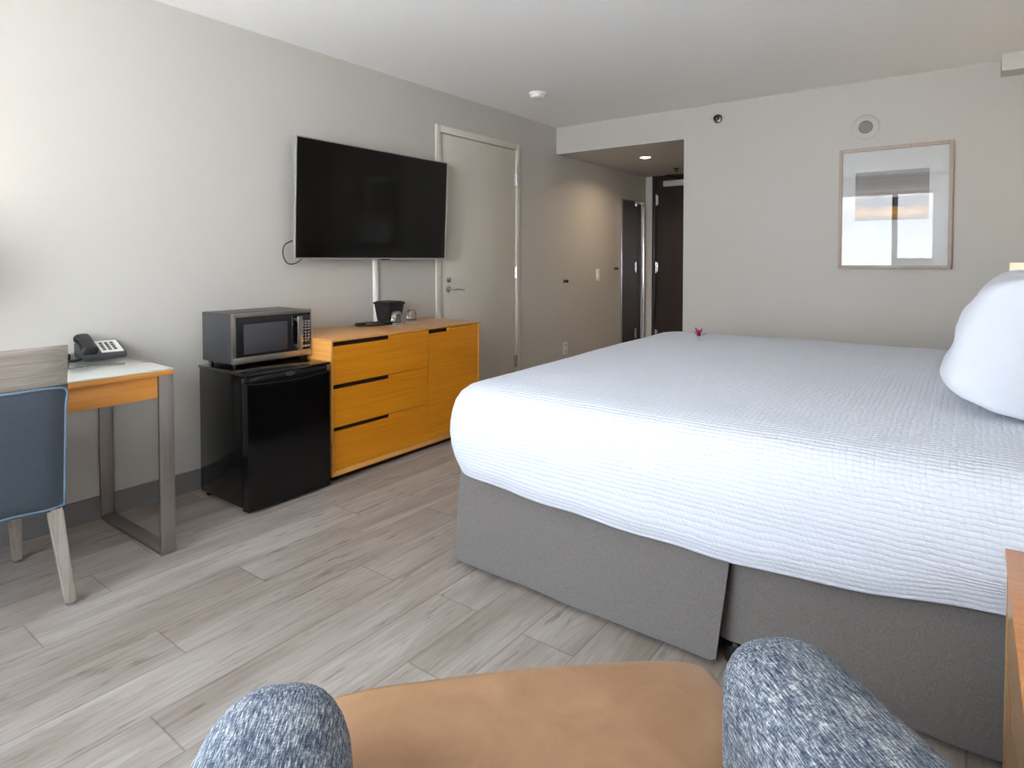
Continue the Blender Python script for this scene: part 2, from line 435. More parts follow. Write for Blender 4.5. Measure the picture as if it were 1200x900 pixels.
# ------------------------------------------------------------------ window 1
win = struct('window_1', boxes([(wx0, wx1, YW-.09, YW-.03, wz0, wz0+.05), (wx0, wx1, YW-.09, YW-.03, wz1-.05, wz1), (wx0, wx0+.05, YW-.09, YW-.03, wz0, wz1),
      (wx1-.05, wx1, YW-.09, YW-.03, wz0, wz1), (2.215, 2.285, YW-.10, YW-.02, wz0, wz1), (2.285, wx1-.05, YW-.09, YW-.03, 1.16, 1.21)], .003), 'grey_metal')
obj('window_pane', boxes([(wx0+.05, 2.215, YW-.064, YW-.058, wz0+.05, wz1-.05), (2.285, wx1-.05, YW-.064, YW-.058, 1.21, wz1-.05)]), 'pane', win)
obj('window_panel', boxes([(2.285, wx1-.05, YW-.07, YW-.05, wz0+.05, 1.16)]), 'pale_grey', win)
obj('window_sill', boxes([(wx0, wx1, YW-.03, YB+.03, wz0-.0, wz0+.02)], .004), 'trim_paint', win)
# curtain
def curtain(x0, x1, folds):
    bm = bmesh.new(); n = folds*12; cols = []
    for i in range(n+1):
        x = x0+(x1-x0)*i/n
        col = []
        for j in range(9):
            z = .06+(2.36-.06)*j/8
            y = YB+.11+.028*math.sin(2*PI*folds*i/n)*(1-.3*j/8)+.006*math.sin(i*1.7+j)
            col.append(bm.verts.new((x, y, z)))
        cols.append(col)
    for i in range(n):
        for j in range(8): bm.faces.new((cols[i][j], cols[i+1][j], cols[i+1][j+1], cols[i][j+1]))
    return bm
t = thing('curtain', 'white sheer curtain gathered at the bed side of the window', 'curtain', (2.95, YB+.11, .06))
obj('drape', curtain(2.74, 3.2, 6), 'curtain', t)
t2 = thing('curtain_rod', 'slim metal curtain rod above the window', 'curtain rod', (1.6, YB+.11, 2.37))
obj('rod', tube(bmesh.new(), [(.05, YB+.11, 2.385), (3.45, YB+.11, 2.385)], .011), 'grey_metal', t2)
for bx in (.15, 1.6, 3.35): obj('bracket', boxes([(bx-.01, bx+.01, YB, YB+.115, 2.38, 2.40)], .002), 'grey_metal', t2)

# ------------------------------------------------------------------ door 1: connecting door in the left wall
fr = struct('door_1', boxes([(-.11, .014, 3.325, 3.376, 0, 2.187), (-.11, .014, 4.325, 4.376, 0, 2.187), (-.11, .014, 3.376, 4.325, 2.136, 2.187)], .003), 'trim_paint')
leaf = obj('door_leaf', boxes([(-.045, 0.0, 3.380, 4.321, .008, 2.130)], .002), 'door_paint', fr)
obj('leak_blocker', boxes([(-.11, -.048, 3.376, 4.325, 0, 2.136)]), 'trim_paint', fr)  # added slab across the whole opening, blocks light leaking past the leaf
for hz in (1.88, 1.073, .30):
    hb = tube(bmesh.new(), [(.010, 4.330, hz-.055), (.010, 4.330, hz+.055)], .008, 10)
    box(hb, .0, .004, 4.300, 4.330, hz-.05, hz+.05)
    obj('hinge', hb, 'bright_metal', fr)
hb = lathe(bmesh.new(), [(.026, 0), (.026, .008), (.020, .012)], (0, 3.462, .962), 'x', 24)
tube(hb, smooth_path([(.01, 3.462, .962), (.045, 3.462, .962), (.055, 3.475, .961), (.055, 3.54, .960), (.05, 3.59, .957)]), .009, 10)
obj('door_handle', hb, 'chrome', fr)
obj('deadbolt', lathe(bmesh.new(), [(.022, 0), (.022, .010), (.014, .016), (.0, .016)], (0, 3.462, 1.035), 'x', 24), 'chrome', fr)

# ------------------------------------------------------------------ door 2: entry door at the end of the passage
fr2 = struct('door_2', boxes([(.088, .131, YE-.015, YE+.1, 0, ZH), (1.05, 1.10, YE-.015, YE+.1, 0, ZH), (.131, 1.05, YE-.015, YE+.1, 2.13, ZH)], .002), 'dark_wood')
obj('door_leaf', boxes([(.135, 1.046, YE+.0, YE+.045, .008, 2.126)], .002), 'dark_wood', fr2)
obj('leak_blocker', boxes([(.131, 1.05, YE+.05, YE+.1, 0, 2.13)]), 'dark_wood', fr2)  # unseen backing slab added to keep outside light from leaking round the entry door
for hz in (1.90, 1.095, .28):
    hb = tube(bmesh.new(), [(.140, YE-.008, hz-.065), (.140, YE-.008, hz+.065)], .010, 10)
    box(hb, .140, .162, YE-.004, YE, hz-.055, hz+.055)
    obj('hinge', hb, 'bright_metal', fr2)
obj('door_handle', tube(bmesh.new(), [(.98, YE, 1.0), (.98, YE-.06, 1.0), (.86, YE-.06, 1.0)], .01), 'chrome', fr2)
cl = obj('door_closer', boxes([(.245, .60, YE-.065, YE-.005, 2.052, 2.118)], .006), 'pale_grey', fr2)
obj('closer_arm', tube(tube(bmesh.new(), [(.42, YE-.04, 2.118), (.42, YE-.04, 2.145), (.36, YE-.26, 2.150)], .011, 8), [(.36, YE-.26, 2.150), (.72, YE-.08, 2.158), (.86, YE-.02, 2.158)], .011, 8), 'dark_metal', fr2)

# ------------------------------------------------------------------ mirror in the passage
t = thing('wall_mirror', 'tall narrow mirror in a thin metal frame on the passage wall', 'mirror', (0.0, 6.62, .12))
obj('frame', boxes([(.001, .024, 6.32, 6.350, .12, 1.872), (.001, .024, 6.90, 6.93, .12, 1.872), (.001, .024, 6.350, 6.90, 1.842, 1.872), (.001, .024, 6.350, 6.90, .12, .15)], .002), 'bright_metal', t)
obj('glass', boxes([(.002, .012, 6.350, 6.90, .15, 1.842)]), 'mirror', t)

# ------------------------------------------------------------------ small wall and ceiling fittings
def knob_stop(y, z, label):
    t = thing('wall_bumper', label, 'bumper', (0, y, z), group=None)  # door bumper on the wall
    obj('rose', lathe(bmesh.new(), [(.020, 0.0), (.020, .006), (.014, .009)], (0, y, z), 'x', 20), 'chrome', t)
    obj('knob', lathe(bmesh.new(), [(.008, .006), (.009, .022), (.017, .030), (.017, .040), (.010, .046), (0, .046)], (0, y, z), 'x', 20), 'dark_metal', t)
knob_stop(5.126, .975, 'small round metal wall bumper nearer the white door, below the light switch')
knob_stop(6.185, 1.088, 'small round metal wall bumper just beside the passage mirror')
t = thing('light_switch', 'white light switch plate on the passage wall left of the mirror', 'light switch', (0, 5.80, 1.025))
obj('plate', boxes([(0, .007, 5.765, 5.84, .965, 1.088)], .003), 'white_plastic', t)
obj('rocker', boxes([(.006, .012, 5.787, 5.818, .995, 1.058)], .002), 'white_plastic', t)
t = thing('wall_outlet', 'white wall outlet plate low on the passage wall, just above the bed edge', 'outlet', (0, 5.146, .316))
obj('plate', boxes([(0, .007, 5.108, 5.184, .255, .378)], .003), 'white_plastic', t)
for z in (.287, .346): obj('socket', lathe(bmesh.new(), [(.017, .006), (.017, .009), (0, .009)], (0, 5.146, z), 'x', 20), 'pale_grey', t)
t = thing('smoke_detector', 'round white smoke detector on the ceiling near the left wall', 'smoke detector', (.55, 3.86, H))
obj('base', lathe(bmesh.new(), [(.064, 0), (.066, -.006), (.066, -.014), (.058, -.016)], (.55, 3.86, H), 'z', 40), 'white_plastic', t)
obj('cover', lathe(bmesh.new(), [(.056, -.014), (.056, -.024), (.050, -.036), (.036, -.042), (0, -.043)], (.55, 3.86, H), 'z', 40), 'white_plastic', t)
t = thing('wall_sprinkler', 'dark round sprinkler head on the far wall beside the passage opening', 'sprinkler', (1.535, YF, 2.318))
obj('escutcheon', lathe(bmesh.new(), [(.036, 0), (.036, -.004), (.026, -.012)], (1.535, YF, 2.318), 'y', 28), 'grey_metal', t)
sb = lathe(bmesh.new(), [(.012, -.008), (.010, -.035), (.006, -.040)], (1.535, YF, 2.318), 'y', 16)
lathe(sb, [(.016, -.040), (.020, -.043), (.016, -.046), (0, -.046)], (1.535, YF, 2.318), 'y', 20)
obj('nozzle', sb, 'dark_metal', t)
t = thing('wall_speaker', 'round flush speaker plate with darker centre, above the framed picture', 'speaker', (2.576, YF, 2.118))
obj('plate', lathe(bmesh.new(), [(.087, 0), (.087, -.003), (.083, -.006), (.046, -.006), (.046, 0)], (2.576, YF, 2.118), 'y', 56), 'speaker_plate', t)
obj('grille', lathe(bmesh.new(), [(.045, 0), (.045, -.005), (.038, -.009), (.012, -.010), (.012, -.014), (0, -.014)], (2.576, YF, 2.118), 'y', 48), 'speaker_grille', t)
SX, SY = .61, 5.64
t = thing('recessed_light', 'lit round recessed light in the passage ceiling', 'ceiling light', (SX, SY, ZH))
obj('trim_ring', lathe(bmesh.new(), [(.062, .003), (.062, -.006), (.046, -.004), (.044, -.001), (.044, 0)], (SX, SY, ZH), 'z', 40), 'white_plastic', t)
obj('lens', lathe(bmesh.new(), [(.043, -.001), (.043, -.004), (0, -.004)], (SX, SY, ZH), 'z', 40), 'lamp_glow', t)
t = thing('ceiling_sprinkler', 'small dark sprinkler on the passage ceiling in front of the entry door', 'sprinkler', (.575, 6.52, ZH))
obj('escutcheon', lathe(bmesh.new(), [(.036, 0), (.034, -.006), (.014, -.010)], (.575, 6.52, ZH), 'z', 24), 'dark_metal', t)
obj('nozzle', lathe(bmesh.new(), [(.010, -.008), (.008, -.030), (.018, -.034), (.018, -.037), (0, -.037)], (.575, 6.52, ZH), 'z', 16), 'dark_metal', t)

# ------------------------------------------------------------------ television
t = thing('television', 'large flat black television mounted on the wall above the wooden dresser', 'television', (.04, 2.70, 1.19))
def tvx(z): return .100+(z-1.193)/.70*.028
def tvbox(y0, y1, z0, z1, f, b, bev=.0):
    bm = B(0, 1, y0, y1, z0, z1, bev=0)
    for v in bm.verts:
        v.co.x = tvx(v.co.z)+(f if v.co.x > .5 else b)
    if bev: bmesh.ops.bevel(bm, geom=bm.edges[:], offset=bev, segments=2, affect='EDGES')
    return bm
ty0, ty1, tz0, tz1 = 2.072, 3.326, 1.190, 1.890
bz = bmesh.new()
for a in ((ty0, ty1, tz0, tz0+.008), (ty0, ty1, tz1-.007, tz1), (ty0, ty0+.007, tz0+.008, tz1-.007), (ty1-.007, ty1, tz0+.008, tz1-.007)):
    merge(bz, tvbox(*a, 0.0, -.022, .001))
obj('bezel', bz, 'bright_metal', t)
obj('screen', tvbox(ty0+.007, ty1-.007, tz0+.008, tz1-.007, -.002, -.012), 'tv_screen', t)
obj('back_housing', tvbox(ty0+.012, ty1-.012, tz0+.012, tz1-.012, -.012, -.034, .004), 'black_plastic', t)
obj('wall_bracket', boxes([(.003, .075, 2.5, 2.9, 1.40, 1.70)], .004), 'black_plastic', t)
obj('logo_tab', boxes([(.098, .103, 2.715, 2.79, 1.184, 1.192)], .001), 'dark_grey_plastic', t)
obj('cable', tube(bmesh.new(), smooth_path([(.06, 2.10, 1.30), (.03, 2.055, 1.27), (.03, 2.045, 1.21), (.035, 2.07, 1.165), (.045, 2.115, 1.165), (.055, 2.16, 1.20), (.065, 2.18, 1.24)]), .0035, 8), 'black_plastic', t)
# cable raceway
cb = bmesh.new(); 
for z, dyy in ((.752, .012), (1.20, 0)):
    for k in range(9):
        a = PI*k/8; cb.verts.new((.0+.016*math.sin(a), 2.747+dyy-.024*math.cos(a), z))
vs = cb.verts[:] if False else list(cb.verts)
for k in range(8): cb.faces.new((vs[k], vs[k+1], vs[9+k+1], vs[9+k]))
cb.faces.new(vs[:9]); cb.faces.new(vs[9:])
o = obj('cable_cover', cb, 'white_plastic'); tag(o, 'white cable cover strip running down the wall below the television', 'cable cover')

# ------------------------------------------------------------------ dresser (chest)
def dresser():
    t = thing('dresser', 'honey wood dresser with three drawers and a door, under the television', 'dresser', (.25, 2.62, 0))
    X, y0, y1, zb, zt = .504, 2.012, 3.228, .036, .765
    bm = bmesh.new(); e = .014
    box(bm, .005, X, y0, y0+e, zb, zt-.013, bev=.001); box(bm, .005, X, y1-e, y1, zb, zt-.013, bev=.001)
    box(bm, .005, X, y0+e, y1-e, zb, zb+.028, bev=.001)
    obj('carcass', bm, 'veneer_x', t)
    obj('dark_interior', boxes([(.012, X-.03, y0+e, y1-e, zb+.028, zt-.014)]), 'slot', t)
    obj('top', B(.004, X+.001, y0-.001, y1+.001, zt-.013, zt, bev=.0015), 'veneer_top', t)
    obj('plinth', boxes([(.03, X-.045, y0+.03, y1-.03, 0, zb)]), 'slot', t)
    ys = 2.741
    def front(ya, yb, za, zb_, sl, sh, name):
        """front panel with a cut-out slot at the top left, sl wide and sh high"""
        bm = bmesh.new(); g = .0015
        pts = [(ya+g, za+g), (yb-g, za+g), (yb-g, zb_-g), (ya+sl, zb_-g), (ya+sl, zb_-sh), (ya+g, zb_-sh)]
        f = [bm.verts.new((X-.019, y, z)) for y, z in pts]; b = [bm.verts.new((X-.001, y, z)) for y, z in pts]
        bm.faces.new(f[::-1]); bm.faces.new(b)
        for i in range(6): j = (i+1) % 6; bm.faces.new((f[i], f[j], b[j], b[i]))
        bmesh.ops.bevel(bm, geom=[e_ for e_ in bm.edges if abs(e_.verts[0].co.x-(X-.001)) < 1e-5 and abs(e_.verts[1].co.x-(X-.001)) < 1e-5], offset=.0012, segments=1, affect='EDGES')
        return obj(name, bm, 'veneer', t, angle=25)
    front(y0+e, ys, .522, .7505, .398, .024, 'drawer')
    front(y0+e, ys, .294, .522, .398, .024, 'drawer')
    front(y0+e, ys, .0655, .294, .398, .022, 'drawer')
    front(ys, y1-e, .0655, .7505, .180, .025, 'door')
dresser()
ZT = .765

# remotes
def remote(x, y, rz, label):
    t = thing('remote_control', label, 'remote control', (x, y, ZT), rz, local=True)
    obj('case', B(-.024, .024, -.085, .085, .001, .021, bev=.006, seg=3), 'black_plastic', t)
    kb = bmesh.new()
    for i in range(3):
        for j in range(7): lathe(kb, [(.004, .020), (.004, .0225), (0, .0228)], (-.012+.012*i, -.065+.017*j, 0), 'z', 10)
    obj('buttons', kb, 'dark_grey_plastic', t)
remote(.105, 2.60, R(-12), 'black remote control lying further left on the dresser')
remote(.165, 2.635, R(-18), 'black remote control lying nearer the ice bucket, beside the other remote')

# ice bucket: square tapered
def bucket(cx, cy, rz):
    t = thing('ice_bucket', 'square black tapered ice bucket with lid on the dresser', 'ice bucket', (cx, cy, ZT), rz, local=True)
    def fr(bm, w0, w1, z0, z1, bev=.006):
        b = B(-.5, .5, -.5, .5, z0, z1)
        for v in b.verts:
            w = w0 if v.co.z < (z0+z1)/2 else w1
            v.co.x *= w*2; v.co.y *= w*2
        bmesh.ops.bevel(b, geom=b.edges[:], offset=bev, segments=3, affect='EDGES'); merge(bm, b); return bm
    obj('body', fr(bmesh.new(), .054, .072, 0, .128), 'ice_bucket', t)
    obj('lid', fr(fr(bmesh.new(), .075, .075, .126, .142, .003), .066, .064, .142, .147, .002), 'ice_bucket', t)
    obj('tray_rim', fr(bmesh.new(), .055, .055, 0, .006, .001), 'black_plastic', t)
bucket(.095, 2.785, R(2))
# tumblers upside down on paper coasters
def tumbler():
    t = thing('drinking_glass', '', 'glass', (0, 0, ZT), group='upturned glasses on the dresser', local=True)
    bm = bmesh.new(); h = .088
    prof = [(.031, .002), (.0335, .030), (.034, .050), (.032, .070), (.026, .083), (.020, .0865), (0, .0870), (0, .0785), (.018, .078), (.024, .074), (.0295, .062), (.0315, .048), (.031, .030), (.0285, .002), (.031, .002)]
    lathe(bm, prof, (0, 0, 0), 'z', 40)
    obj('bowl', bm, 'tumbler_glass', t)
    return t
g0 = tumbler(); g0.location = (.215, 2.738, ZT+.0012)
g0['label'] = 'upturned clear glass in front of the ice bucket, the left one of two'
g1 = g0.copy(); C.objects.link(g1); g1.location = (.185, 2.900, ZT+.0012)
g1['label'] = 'upturned clear glass just right of the ice bucket, the right one of two'
for ch in list(g0.children):
    c_ = ch.copy(); C.objects.link(c_); c_.parent = g1
for (x, y, lb) in ((.215, 2.738, 'flat white paper coaster under the left upturned glass'), (.185, 2.900, 'flat white paper coaster under the right upturned glass')):
    o = obj('paper_coaster', lathe(bmesh.new(), [(.047, 0), (.047, .001), (0, .001)], (0, 0, 0), 'z', 40), 'paper'); o.location = (x, y, ZT)
    tag(o, lb, 'coaster', 'paper coasters on the dresser')

# ------------------------------------------------------------------ mini fridge
FX, FY0, FY1, FT = .535, 1.530, 1.984, .657
t = thing('mini_fridge', 'black mini fridge on the floor between desk and dresser', 'fridge', (.3, 1.75, 0))
obj('cabinet', boxes([(.085, FX-.062, FY0+.001, FY1-.001, .022, FT-.014)], .004), 'fridge_side', t)
bm = B(.080, FX-.002, FY0-.003, FY1+.003, FT-.014, FT, bev=.005, seg=3)
obj('lid', bm, 'black_gloss', t)
bm = bmesh.new()    # gently bowed door with a recessed grip at the top
cols = []
N = 24
def bow(u): return .004*(1-(2*u-1)**2)
for i in range(N+1):
    u = i/N; y = FY0+.001+(FY1-FY0-.002)*u
    zt_ = .606+.012*(1-(2*u-1)**2)*-1+.006
    cols.append([bm.verts.new(p) for p in ((FX-.055, y, .012), (FX-.010+bow(u), y, .012), (FX-.006+bow(u), y, .018), (FX-.006+bow(u), y, zt_-.004), (FX-.010+bow(u), y, zt_), (FX-.055, y, zt_))])
for i in range(N):
    for k in range(6):
        bm.faces.new((cols[i][k], cols[i+1][k], cols[i+1][(k+1) % 6], cols[i][(k+1) % 6]))
bm.faces.new(cols[0]); bm.faces.new(cols[-1][::-1])
door = obj('door', bm, 'fridge_door', t, angle=30)
obj('handle', boxes([(FX-.05, FX-.010, FY0+.012, FY1-.012, .602, FT-.016)], .003), 'black_gloss', t)
obj('gasket', boxes([(FX-.063, FX-.054, FY0+.006, FY1-.006, .03, FT-.026)]), 'dark_grey_plastic', t)
for x, y in ((.12, FY0+.03), (.12, FY1-.03), (.46, FY0+.03), (.46, FY1-.03)):
    obj('foot', lathe(bmesh.new(), [(.016, 0), (.016, .022), (.008, .024)], (x, y, 0), 'z', 16), 'black_plastic', t)
# badge: oval ring with lettering
bg = bmesh.new()
for k in range(40):
    a = 2*PI*k/40; 
ring_o = [bg.verts.new((FX-.0098, 1.757+.027*math.cos(2*PI*k/40), .6300+.0095*math.sin(2*PI*k/40))) for k in range(40)]
ring_i = [bg.verts.new((FX-.0098, 1.757+.0253*math.cos(2*PI*k/40), .6300+.0080*math.sin(2*PI*k/40))) for k in range(40)]
for k in range(40): bg.faces.new((ring_o[k], ring_o[(k+1) % 40], ring_i[(k+1) % 40], ring_i[k]))
ext = bmesh.ops.extrude_face_region(bg, geom=bg.faces[:]); bmesh.ops.translate(bg, verts=[v for v in ext['geom'] if isinstance(v, bmesh.types.BMVert)], vec=(.0012, 0, 0))
badge = obj('badge', bg, 'bright_metal', t)
def text_part(txt, size, loc, rot, m, parent, name, depth=.0004):
    cu = bpy.data.curves.new('txt', 'FONT'); cu.body = txt; cu.size = size; cu.extrude = depth; cu.align_x = 'CENTER'; cu.align_y = 'CENTER'
    to = bpy.data.objects.new('txt', cu); C.objects.link(to)
    dg = bpy.context.evaluated_depsgraph_get(); me = bpy.data.meshes.new_from_object(to.evaluated_get(dg))
    b = bmesh.new(); b.from_mesh(me); C.objects.unlink(to); bpy.data.objects.remove(to)
    bmesh.ops.transform(b, matrix=Matrix.Translation(loc) @ rot, verts=b.verts)
    return obj(name, b, m, parent, smooth=False)
FACEX = Matrix(((0, 0, 1, 0), (1, 0, 0, 0), (0, 1, 0, 0), (0, 0, 0, 1)))   # text lying in the yz plane, read from +x
text_part('Danby', .0150, (FX-.0092, 1.757, .6300), FACEX, 'bright_metal', badge, 'lettering')

# ------------------------------------------------------------------ microwave
X0, X1, Y0, Y1, Z0, Z1 = .045, .345, 1.567, 2.008, .675, .922
t = thing('microwave', 'steel and black microwave oven standing on the mini fridge', 'microwave', (.2, 1.79, FT))
obj('housing', boxes([(X0, X1-.022, Y0+.002, Y1-.002, Z0, Z1-.002)], .003), 'charcoal_metal', t)
bm = bmesh.new()
for a in ((Y0, 1.938, Z0+.001, .708), (Y0, 1.938, .903, Z1), (Y0, Y0+.016, .708, .903)): box(bm, X1-.021, X1, *a, bev=.002)
dr = obj('door', bm, 'steel_y', t)
obj('door_glass', boxes([(X1-.021, X1-.0015, Y0+.016, 1.938, .708, .903)]), 'black_gloss', dr)
# perforated screen behind the glass
def mesh_mat():
    m, nt, b = mat('microwave_door_screen')
    v = node(nt, 'ShaderNodeTexVoronoi', Scale=330.0, Randomness=0.0); nt.links.new(coords(nt), v.inputs['Vector'])
    nt.links.new(ramp(nt, v.outputs['Distance'], [(.25, lin((18, 18, 20))), (.5, lin((66, 66, 72)))]), b.inputs['Base Color'])
    b.inputs['Roughness'].default_value = .3
    return m
M['mw_mesh'] = mesh_mat()
obj('viewing_screen', boxes([(X1-.004, X1-.0006, 1.622, 1.862, .722, .868)], .0005), 'mw_mesh', dr)
obj('handle', boxes([(X1+.018, X1+.030, 1.906, 1.934, .712, .890), (X1-.001, X1+.02, 1.910, 1.930, .722, .742), (X1-.001, X1+.02, 1.910, 1.930, .860, .880)], .004), 'steel', dr)
bm = bmesh.new()
for a in ((1.939, Y1, Z0+.001, .708), (1.939, Y1, .903, Z1), (Y1-.007, Y1, .708, .903)): box(bm, X1-.021, X1, *a, bev=.002)
cp = obj('control_frame', bm, 'steel_y', t)
obj('control_panel', boxes([(X1-.021, X1-.001, 1.939, Y1-.007, .708, .903)], .001), 'black_gloss', t)
obj('display', boxes([(X1-.002, X1+.0002, 1.950, 1.992, .872, .892)]), 'dark_grey_plastic', t)
kb = bmesh.new()
for j, z in enumerate((.858, .845, .832, .818)):
    for i in range(3): box(kb, X1-.002, X1+.0006, 1.948+.018*i, 1.960+.018*i, z-.004, z+.004, bev=.0003)
for z in (.800, .785, .770, .755):
    for i in range(3): box(kb, X1-.002, X1+.0006, 1.949+.018*i, 1.957+.018*i, z-.004, z+.004, bev=.0003)
for i in range(3): box(kb, X1-.002, X1+.0008, 1.947+.018*i, 1.961+.018*i, .722, .732, bev=.0003)
obj('keypad', kb, 'pale_grey', t)
vb = bmesh.new()
for i in range(8):
    for j in range(3): box(vb, .10+.021*i, .116+.021*i, Y0+.0008, Y0+.003, .728+.010*j, .733+.010*j)
obj('side_vents', vb, 'black_plastic', t)
obj('side_panel', boxes([(X0+.02, X1-.055, Y0+.0, Y0+.004, Z0+.02, Z1-.025)], .002), 'charcoal_metal', t)
for x, y in ((X0+.03, Y0+.03), (X0+.03, Y1-.03), (X1-.04, Y0+.03), (X1-.04, Y1-.03)):
    obj('foot', lathe(bmesh.new(), [(.011, FT), (.011, Z0+.001)], (x, y, 0), 'z', 14), 'black_plastic', t)

# ------------------------------------------------------------------ desk
t = thing('desk', 'wooden desk with white glass top and flat steel legs against the wall', 'desk', (.3, .4, 0))
DY0, DY1 = -.42, 1.168
obj('desk_top', boxes([(.004, .615, DY0, DY1, .724, .745)], .0015), 'desk_wood', t)
obj('glass_top', boxes([(.004, .616, DY0-.001, DY1+.001, .745, .7505)], .001), 'white_glass_top', t)
obj('apron', boxes([(.018, .603, DY0+.056, DY1-.058, .636, .724)], .0015), 'desk_wood', t)
for a, b in ((DY1-.057, DY1-.001), (DY0+.001, DY0+.055)):
    obj('leg', boxes([(.599, .614, a, b, 0, .724), (.004, .018, a, b, 0, .724), (.018, .599, a, b, 0, .014), (.018, .599, a, b, .711, .724)], .001), 'steel', t)

# telephone
t = thing('desk_telephone', 'dark grey desk telephone with handset and white key card, on the desk', 'telephone', (.098, 1.092, .7505), R(-6), local=True)
W2, D0, D1 = .080, -.090, .085      # local y is the width, local x points to the room (front)
pb = bmesh.new()
prof = [(D1, .0), (D1, .020), (D1-.012, .026), (D0+.03, .066), (D0, .064), (D0, .0)]
a = [pb.verts.new((x, -W2, z+.004)) for x, z in prof]; b_ = [pb.verts.new((x, W2, z+.004)) for x, z in prof]
pb.faces.new(a[::-1]); pb.faces.new(b_)
for i in range(6): j = (i+1) % 6; pb.faces.new((a[i], a[j], b_[j], b_[i]))
bmesh.ops.bevel(pb, geom=pb.edges[:], offset=.004, segments=2, affect='EDGES')
obj('base', pb, 'dark_grey_plastic', t)
def slope(x): return .004+.026+(D1-.012-x)/(D1-.012-(D0+.03))*.040
def slab(bm, x0, x1, y0, y1, h0, h1):
    b = B(x0, x1, y0, y1, 0, 1)
    for v in b.verts: v.co.z = slope(v.co.x)+(h1 if v.co.z > .5 else h0)
    merge(bm, b); return bm
obj('key_card', slab(bmesh.new(), D0+.034, D1-.016, -.012, W2-.008, -.002, .0012), 'white_plastic', t)
kb = bmesh.new()
for i in range(3):
    for j in range(4): slab(kb, .048-.022*j-.012, .048-.022*j, -.002+.021*i, .010+.021*i, 0, .004)
obj('keys', kb, 'dark_grey_plastic', t)
hs = bmesh.new()
hp = smooth_path([(D1-.008, -.055, slope(D1-.02)+.010), (D1-.035, -.055, slope(D1-.035)+.024), (0, -.055, slope(0)+.030), (D0+.035, -.055, slope(D0+.035)+.026), (D0+.004, -.055, slope(D0+.03)+.010)], 8)
nh = len(hp); rows = []
for i_, p in enumerate(hp):
    u = i_/(nh-1); e_ = min(u, 1-u); wd = (.024+.006*math.exp(-(e_/.16)**2))*min(1, .55+e_*9); th_ = (.011+.007*math.exp(-(e_/.2)**2))*min(1, .5+e_*9)
    rows.append([hs.verts.new((p.x, p.y+wd*math.copysign(abs(math.cos(a_))**.6, math.cos(a_)), p.z+th_*math.copysign(abs(math.sin(a_))**.6, math.sin(a_)))) for a_ in [2*PI*k/20 for k in range(20)]])
for i_ in range(nh-1):
    for k in range(20): hs.faces.new((rows[i_][k], rows[i_][(k+1) % 20], rows[i_+1][(k+1) % 20], rows[i_+1][k]))
hs.faces.new(rows[0]); hs.faces.new(rows[-1][::-1])
obj('handset', hs, 'black_plastic', t)
cd = bmesh.new(); pts = []
for i in range(140):
    u = i/139; base = Vector((.06-.09*math.sin(PI*u)*.0+ .03*math.sin(PI*u), -.085-.075*u, .010))
    pts.append(base+Vector((math.cos(i*1.1)*.005, 0, math.sin(i*1.1)*.005+.0)))
tube(cd, pts, .0017, 6); obj('cord', cd, 'black_plastic', t)
t = thing('power_block', 'small black box at the back of the desk, half hidden behind the chair', 'power strip', (.05, .955, .7505), local=True)
obj('block', B(-.032, .032, -.05, .03, .0, .030, bev=.008, seg=3), 'black_plastic', t)
obj('cord', tube(bmesh.new(), smooth_path([(-.03, .02, .02), (-.05, .04, .012), (-.06, .0, .006), (-.06, -.1, .006)]), .003, 8), 'black_plastic', t)
# desk lamp (just outside the frame to the left, it warms the wall)
t = thing('desk_lamp', 'lit table lamp with drum shade at the window end of the desk', 'table lamp', (.25, .40, .7505))
obj('base', lathe(bmesh.new(), [(.075, 0), (.075, .012), (.02, .02), (.012, .03), (.012, .36)], (.25, .40, .7505), 'z', 32), 'steel', t)
obj('lamp_shade', lathe(bmesh.new(), [(.15, .30), (.13, .52), (.128, .52), (.148, .30), (.15, .30)], (.25, .40, .7505), 'z', 40), 'shade', t)

# ------------------------------------------------------------------ desk chair (faces the desk, back to the room)
t = thing('desk_chair', 'grey-blue upholstered chair with grey wood back rail and legs at the desk', 'chair', (.5, .53, 0))
CY0, CY1 = .285, .753
def backpanel(z0, z1, x_off, th, bev, seg=4, ny=14, nz=8, ins=0, dip=0):
    """curved upright panel; rake leans the top to +x"""
    bm = bmesh.new()
    bm = B(0, 1, 0, 1, 0, 1)
    bmesh.ops.subdivide_edges(bm, edges=bm.edges[:], cuts=11, use_grid_fill=True)
    for v in bm.verts:
        u, w, h = v.co.x, v.co.y, v.co.z
        # rounding of the outline
        z = z0+(z1-z0)*h-(dip*(2*w-1)**4*(1-h)); y = CY0+ins+(CY1-CY0-2*ins)*w
        rr = bev
        dyv = min(y-(CY0+ins), (CY1-ins)-y); dzv = min(z-z0+dip*(2*w-1)**4*(1-h), z1-z)
        inset = 0
        e = min(dyv, dzv)
        bulge = 1-max(0, 1-e/rr)**2 if rr > 0 else 1
        thk = th*(.45+.55*bulge)
        xc = .735+x_off+(z-.40)*.10-.010*(2*w-1)**2
        v.co = Vector((xc+(u-.5)*thk, y, z))
    return bm
obj('back_rest', backpanel(.356, .772, .004, .052, .03, dip=.028), 'blue_fabric', t, angle=60)
rb = bmesh.new()
rb = backpanel(.768, .903, .006, .030, .008)
obj('back_rail', rb, 'grey_wood', t, angle=50)
